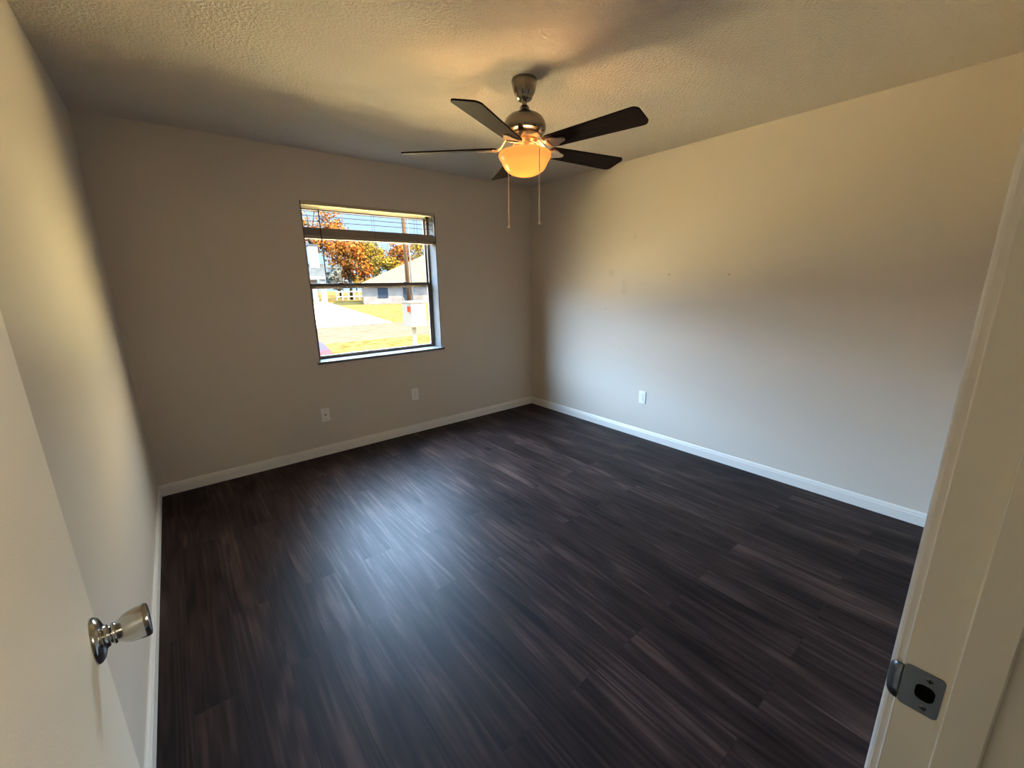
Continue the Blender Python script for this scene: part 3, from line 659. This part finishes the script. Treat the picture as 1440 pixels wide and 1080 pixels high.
# white house on the left
b0 = at(459, 425, 61)
wh = empty('white_house', (b0.x, b0.y, GZ), R(-13)); tag(wh, 'white house with a grey roof at the left edge of the window', 'house')
bm = new_bm(); box(bm, (-9, 0, 0), (-0.9, 5, 3.3)); link('wall', bm, M_white, wh)
bm = new_bm(); prism(bm, [(-1.2, 3.2), (6.2, 3.2), (2.5, 5.1)], 'x', -9.5, 0.6); link('roof', bm, M_roofg, wh)
bm = new_bm(); box(bm, (-9.5, -1.35, 2.95), (0.6, -1.2, 3.35)); link('fascia', bm, M_white, wh)
bm = new_bm(); box(bm, (-0.55, -1.1, 0), (0.15, -0.7, 3.2)); link('porch_post', bm, M_white, wh)
bm = new_bm(); box(bm, (-1.45, 1.5, 3.3), (-0.25, 3.0, 7.4)); link('chimney', bm, M_white, wh)
bm = new_bm(); box(bm, (-1.55, 1.4, 7.4), (-0.15, 3.1, 7.6)); link('chimney_cap', bm, M_roofg, wh)

# fence
fD = 64
f0, f1 = at(472, 405, fD), at(512, 405, fD)
fe = empty('rail_fence', (f0.x, f0.y, GZ)); tag(fe, 'white rail fence on the far lawn between the two houses', 'fence')
L = f1.x-f0.x
bm = new_bm(); box(bm, (0, -0.03, 1.15), (L, 0.03, 1.32)); box(bm, (0, -0.03, 0.45), (L, 0.03, 0.60)); link('rail', bm, M_white, fe)
for i in range(6):
    bm = new_bm(); box(bm, (i*L/5-0.07, -0.07, 0), (i*L/5+0.07, 0.07, 1.45)); link('post', bm, M_white, fe)

# trees
def leafmat(name, cols):
    M = mat(name, cols[0], 0.8, spec=0.0); t = M.node_tree; cols = [(c[0]*0.10, c[1]*0.082, c[2]*0.085) for c in cols]
    g = nd(t, 'ShaderNodeNewGeometry'); r = nd(t, 'ShaderNodeValToRGB'); r.color_ramp.interpolation = 'CONSTANT'
    while len(r.color_ramp.elements) < len(cols): r.color_ramp.elements.new(0.5)
    for i, (e, c) in enumerate(zip(r.color_ramp.elements, cols)): e.position = i/len(cols); e.color = (*c, 1)
    t.links.new(g.outputs['Random Per Island'], r.inputs[0]); t.links.new(r.outputs[0], pb(M).inputs['Base Color'])
    return M
ML_or = leafmat('orange_leaves', [(0.36, 0.11, 0.015), (0.42, 0.18, 0.03), (0.30, 0.08, 0.012), (0.46, 0.24, 0.05), (0.22, 0.08, 0.02)])
ML_ye = leafmat('yellow_leaves', [(0.36, 0.22, 0.025), (0.28, 0.20, 0.03), (0.42, 0.26, 0.03), (0.17, 0.15, 0.03)])
ML_gr = leafmat('olive_leaves', [(0.17, 0.17, 0.05), (0.22, 0.21, 0.07), (0.11, 0.13, 0.04), (0.27, 0.24, 0.09)])
ML_bg = leafmat('grey_green_leaves', [(0.17, 0.20, 0.16), (0.21, 0.23, 0.17), (0.13, 0.16, 0.13)])
G = 'trees along the far side of the street'
def tree(px, py, D, rad, hgt, M, label, seed, trunk=True, n=1500, name='tree', leaf=0.26):
    rnd = random.Random(seed); c = at(px, py, D)
    e = empty(name, (c.x, c.y, GZ)); tag(e, label, 'tree' if name == 'tree' else 'shrub', G if name == 'tree' else 'bushes by the white house')
    zc = c.z-GZ
    bm = new_bm()
    blobs = []
    for i in range(13):
        a = rnd.uniform(0, 2*math.pi); q = rnd.uniform(0.1, 0.75)*rad; h = rnd.uniform(-0.6, 0.65)*hgt
        f = math.sqrt(max(0.1, 1-(h/hgt)**2))
        blobs.append((Vector((q*f*math.cos(a), q*f*math.sin(a), zc+h)), rnd.uniform(0.28, 0.5)*min(rad, hgt)))
    for i in range(n):
        b, r = rnd.choice(blobs)
        d = Vector((rnd.gauss(0, 1), rnd.gauss(0, 1), rnd.gauss(0, 1))).normalized()
        p = b + d*r*rnd.uniform(0.55, 1.12)
        if p.z < 0.1: p.z = 0.1
        u = Vector((rnd.gauss(0, 1), rnd.gauss(0, 1), rnd.gauss(0, 1))).normalized(); w = u.cross(d).normalized() if abs(u.dot(d)) < 0.95 else u.orthogonal()
        s = leaf*rnd.uniform(0.6, 1.3)
        vs = [bm.verts.new(p+u*s*k1+w*s*k2*0.6) for k1, k2 in ((-1, 0), (0, -1), (1, 0), (0, 1))]; bm.faces.new(vs)
    link('foliage', bm, M, e)
    if trunk:
        bm = new_bm(); k = 0.03*hgt+0.08
        tube(bm, [(0, 0, 0), (0.1, 0, zc-hgt*0.7), (0, 0.1, zc+hgt*0.2)], [k*1.3, k, k*0.4], 8)
        for i in range(5):
            b = blobs[i][0]; tube(bm, [(0.08, 0, max(0.4, zc-hgt*0.75)), (b.x*0.5, b.y*0.5, (zc-hgt*0.7+b.z)/2), tuple(b)], [k*0.7, k*0.45, k*0.15], 6)
        link('trunk', bm, M_bark, e, True)
    return e
G = 'trees along the far side of the street'
for a in (
    (489, 366, 66, 4.2, 3.6, ML_or, 'bright orange autumn tree between the white house and the tan roof', 1, True, 2600),
    (472, 349, 76, 3.4, 3.0, ML_or, 'thin orange tree rising just right of the white chimney', 2, True, 1300),
    (522, 362, 90, 5.0, 3.8, ML_ye, 'yellow-green tree right of the orange tree', 3, True, 2200),
    (508, 346, 104, 4.6, 3.8, ML_gr, 'pale olive tree, tallest behind the middle of the window', 4, True, 1500),
    (562, 362, 80, 3.6, 3.2, ML_or, 'rounded orange tree just above the tan roof', 5, True, 1600),
    (545, 378, 70, 3.2, 2.2, ML_ye, 'bright yellow tree low over the tan roof edge', 6, True, 1500),
    (592, 352, 94, 5.2, 3.6, ML_ye, 'sparse yellow tree behind the utility pole', 7, True, 1000),
    (433, 312, 84, 11.0, 5.0, ML_or, 'tall orange tree seen through the blind slats at the top left', 8, True, 2600),
    (500, 392, 124, 12.0, 2.4, ML_ye, 'low golden hedge of trees on the horizon', 12, True, 2200),
    ): tree(*a)
tree(471, 386, 58, 1.3, 1.5, ML_bg, 'grey-green bush beside the white house', 9, False, 1200, 'bush')
tree(477, 400, 72, 1.3, 1.2, ML_bg, 'low pale bush behind the rail fence', 10, False, 900, 'bush')
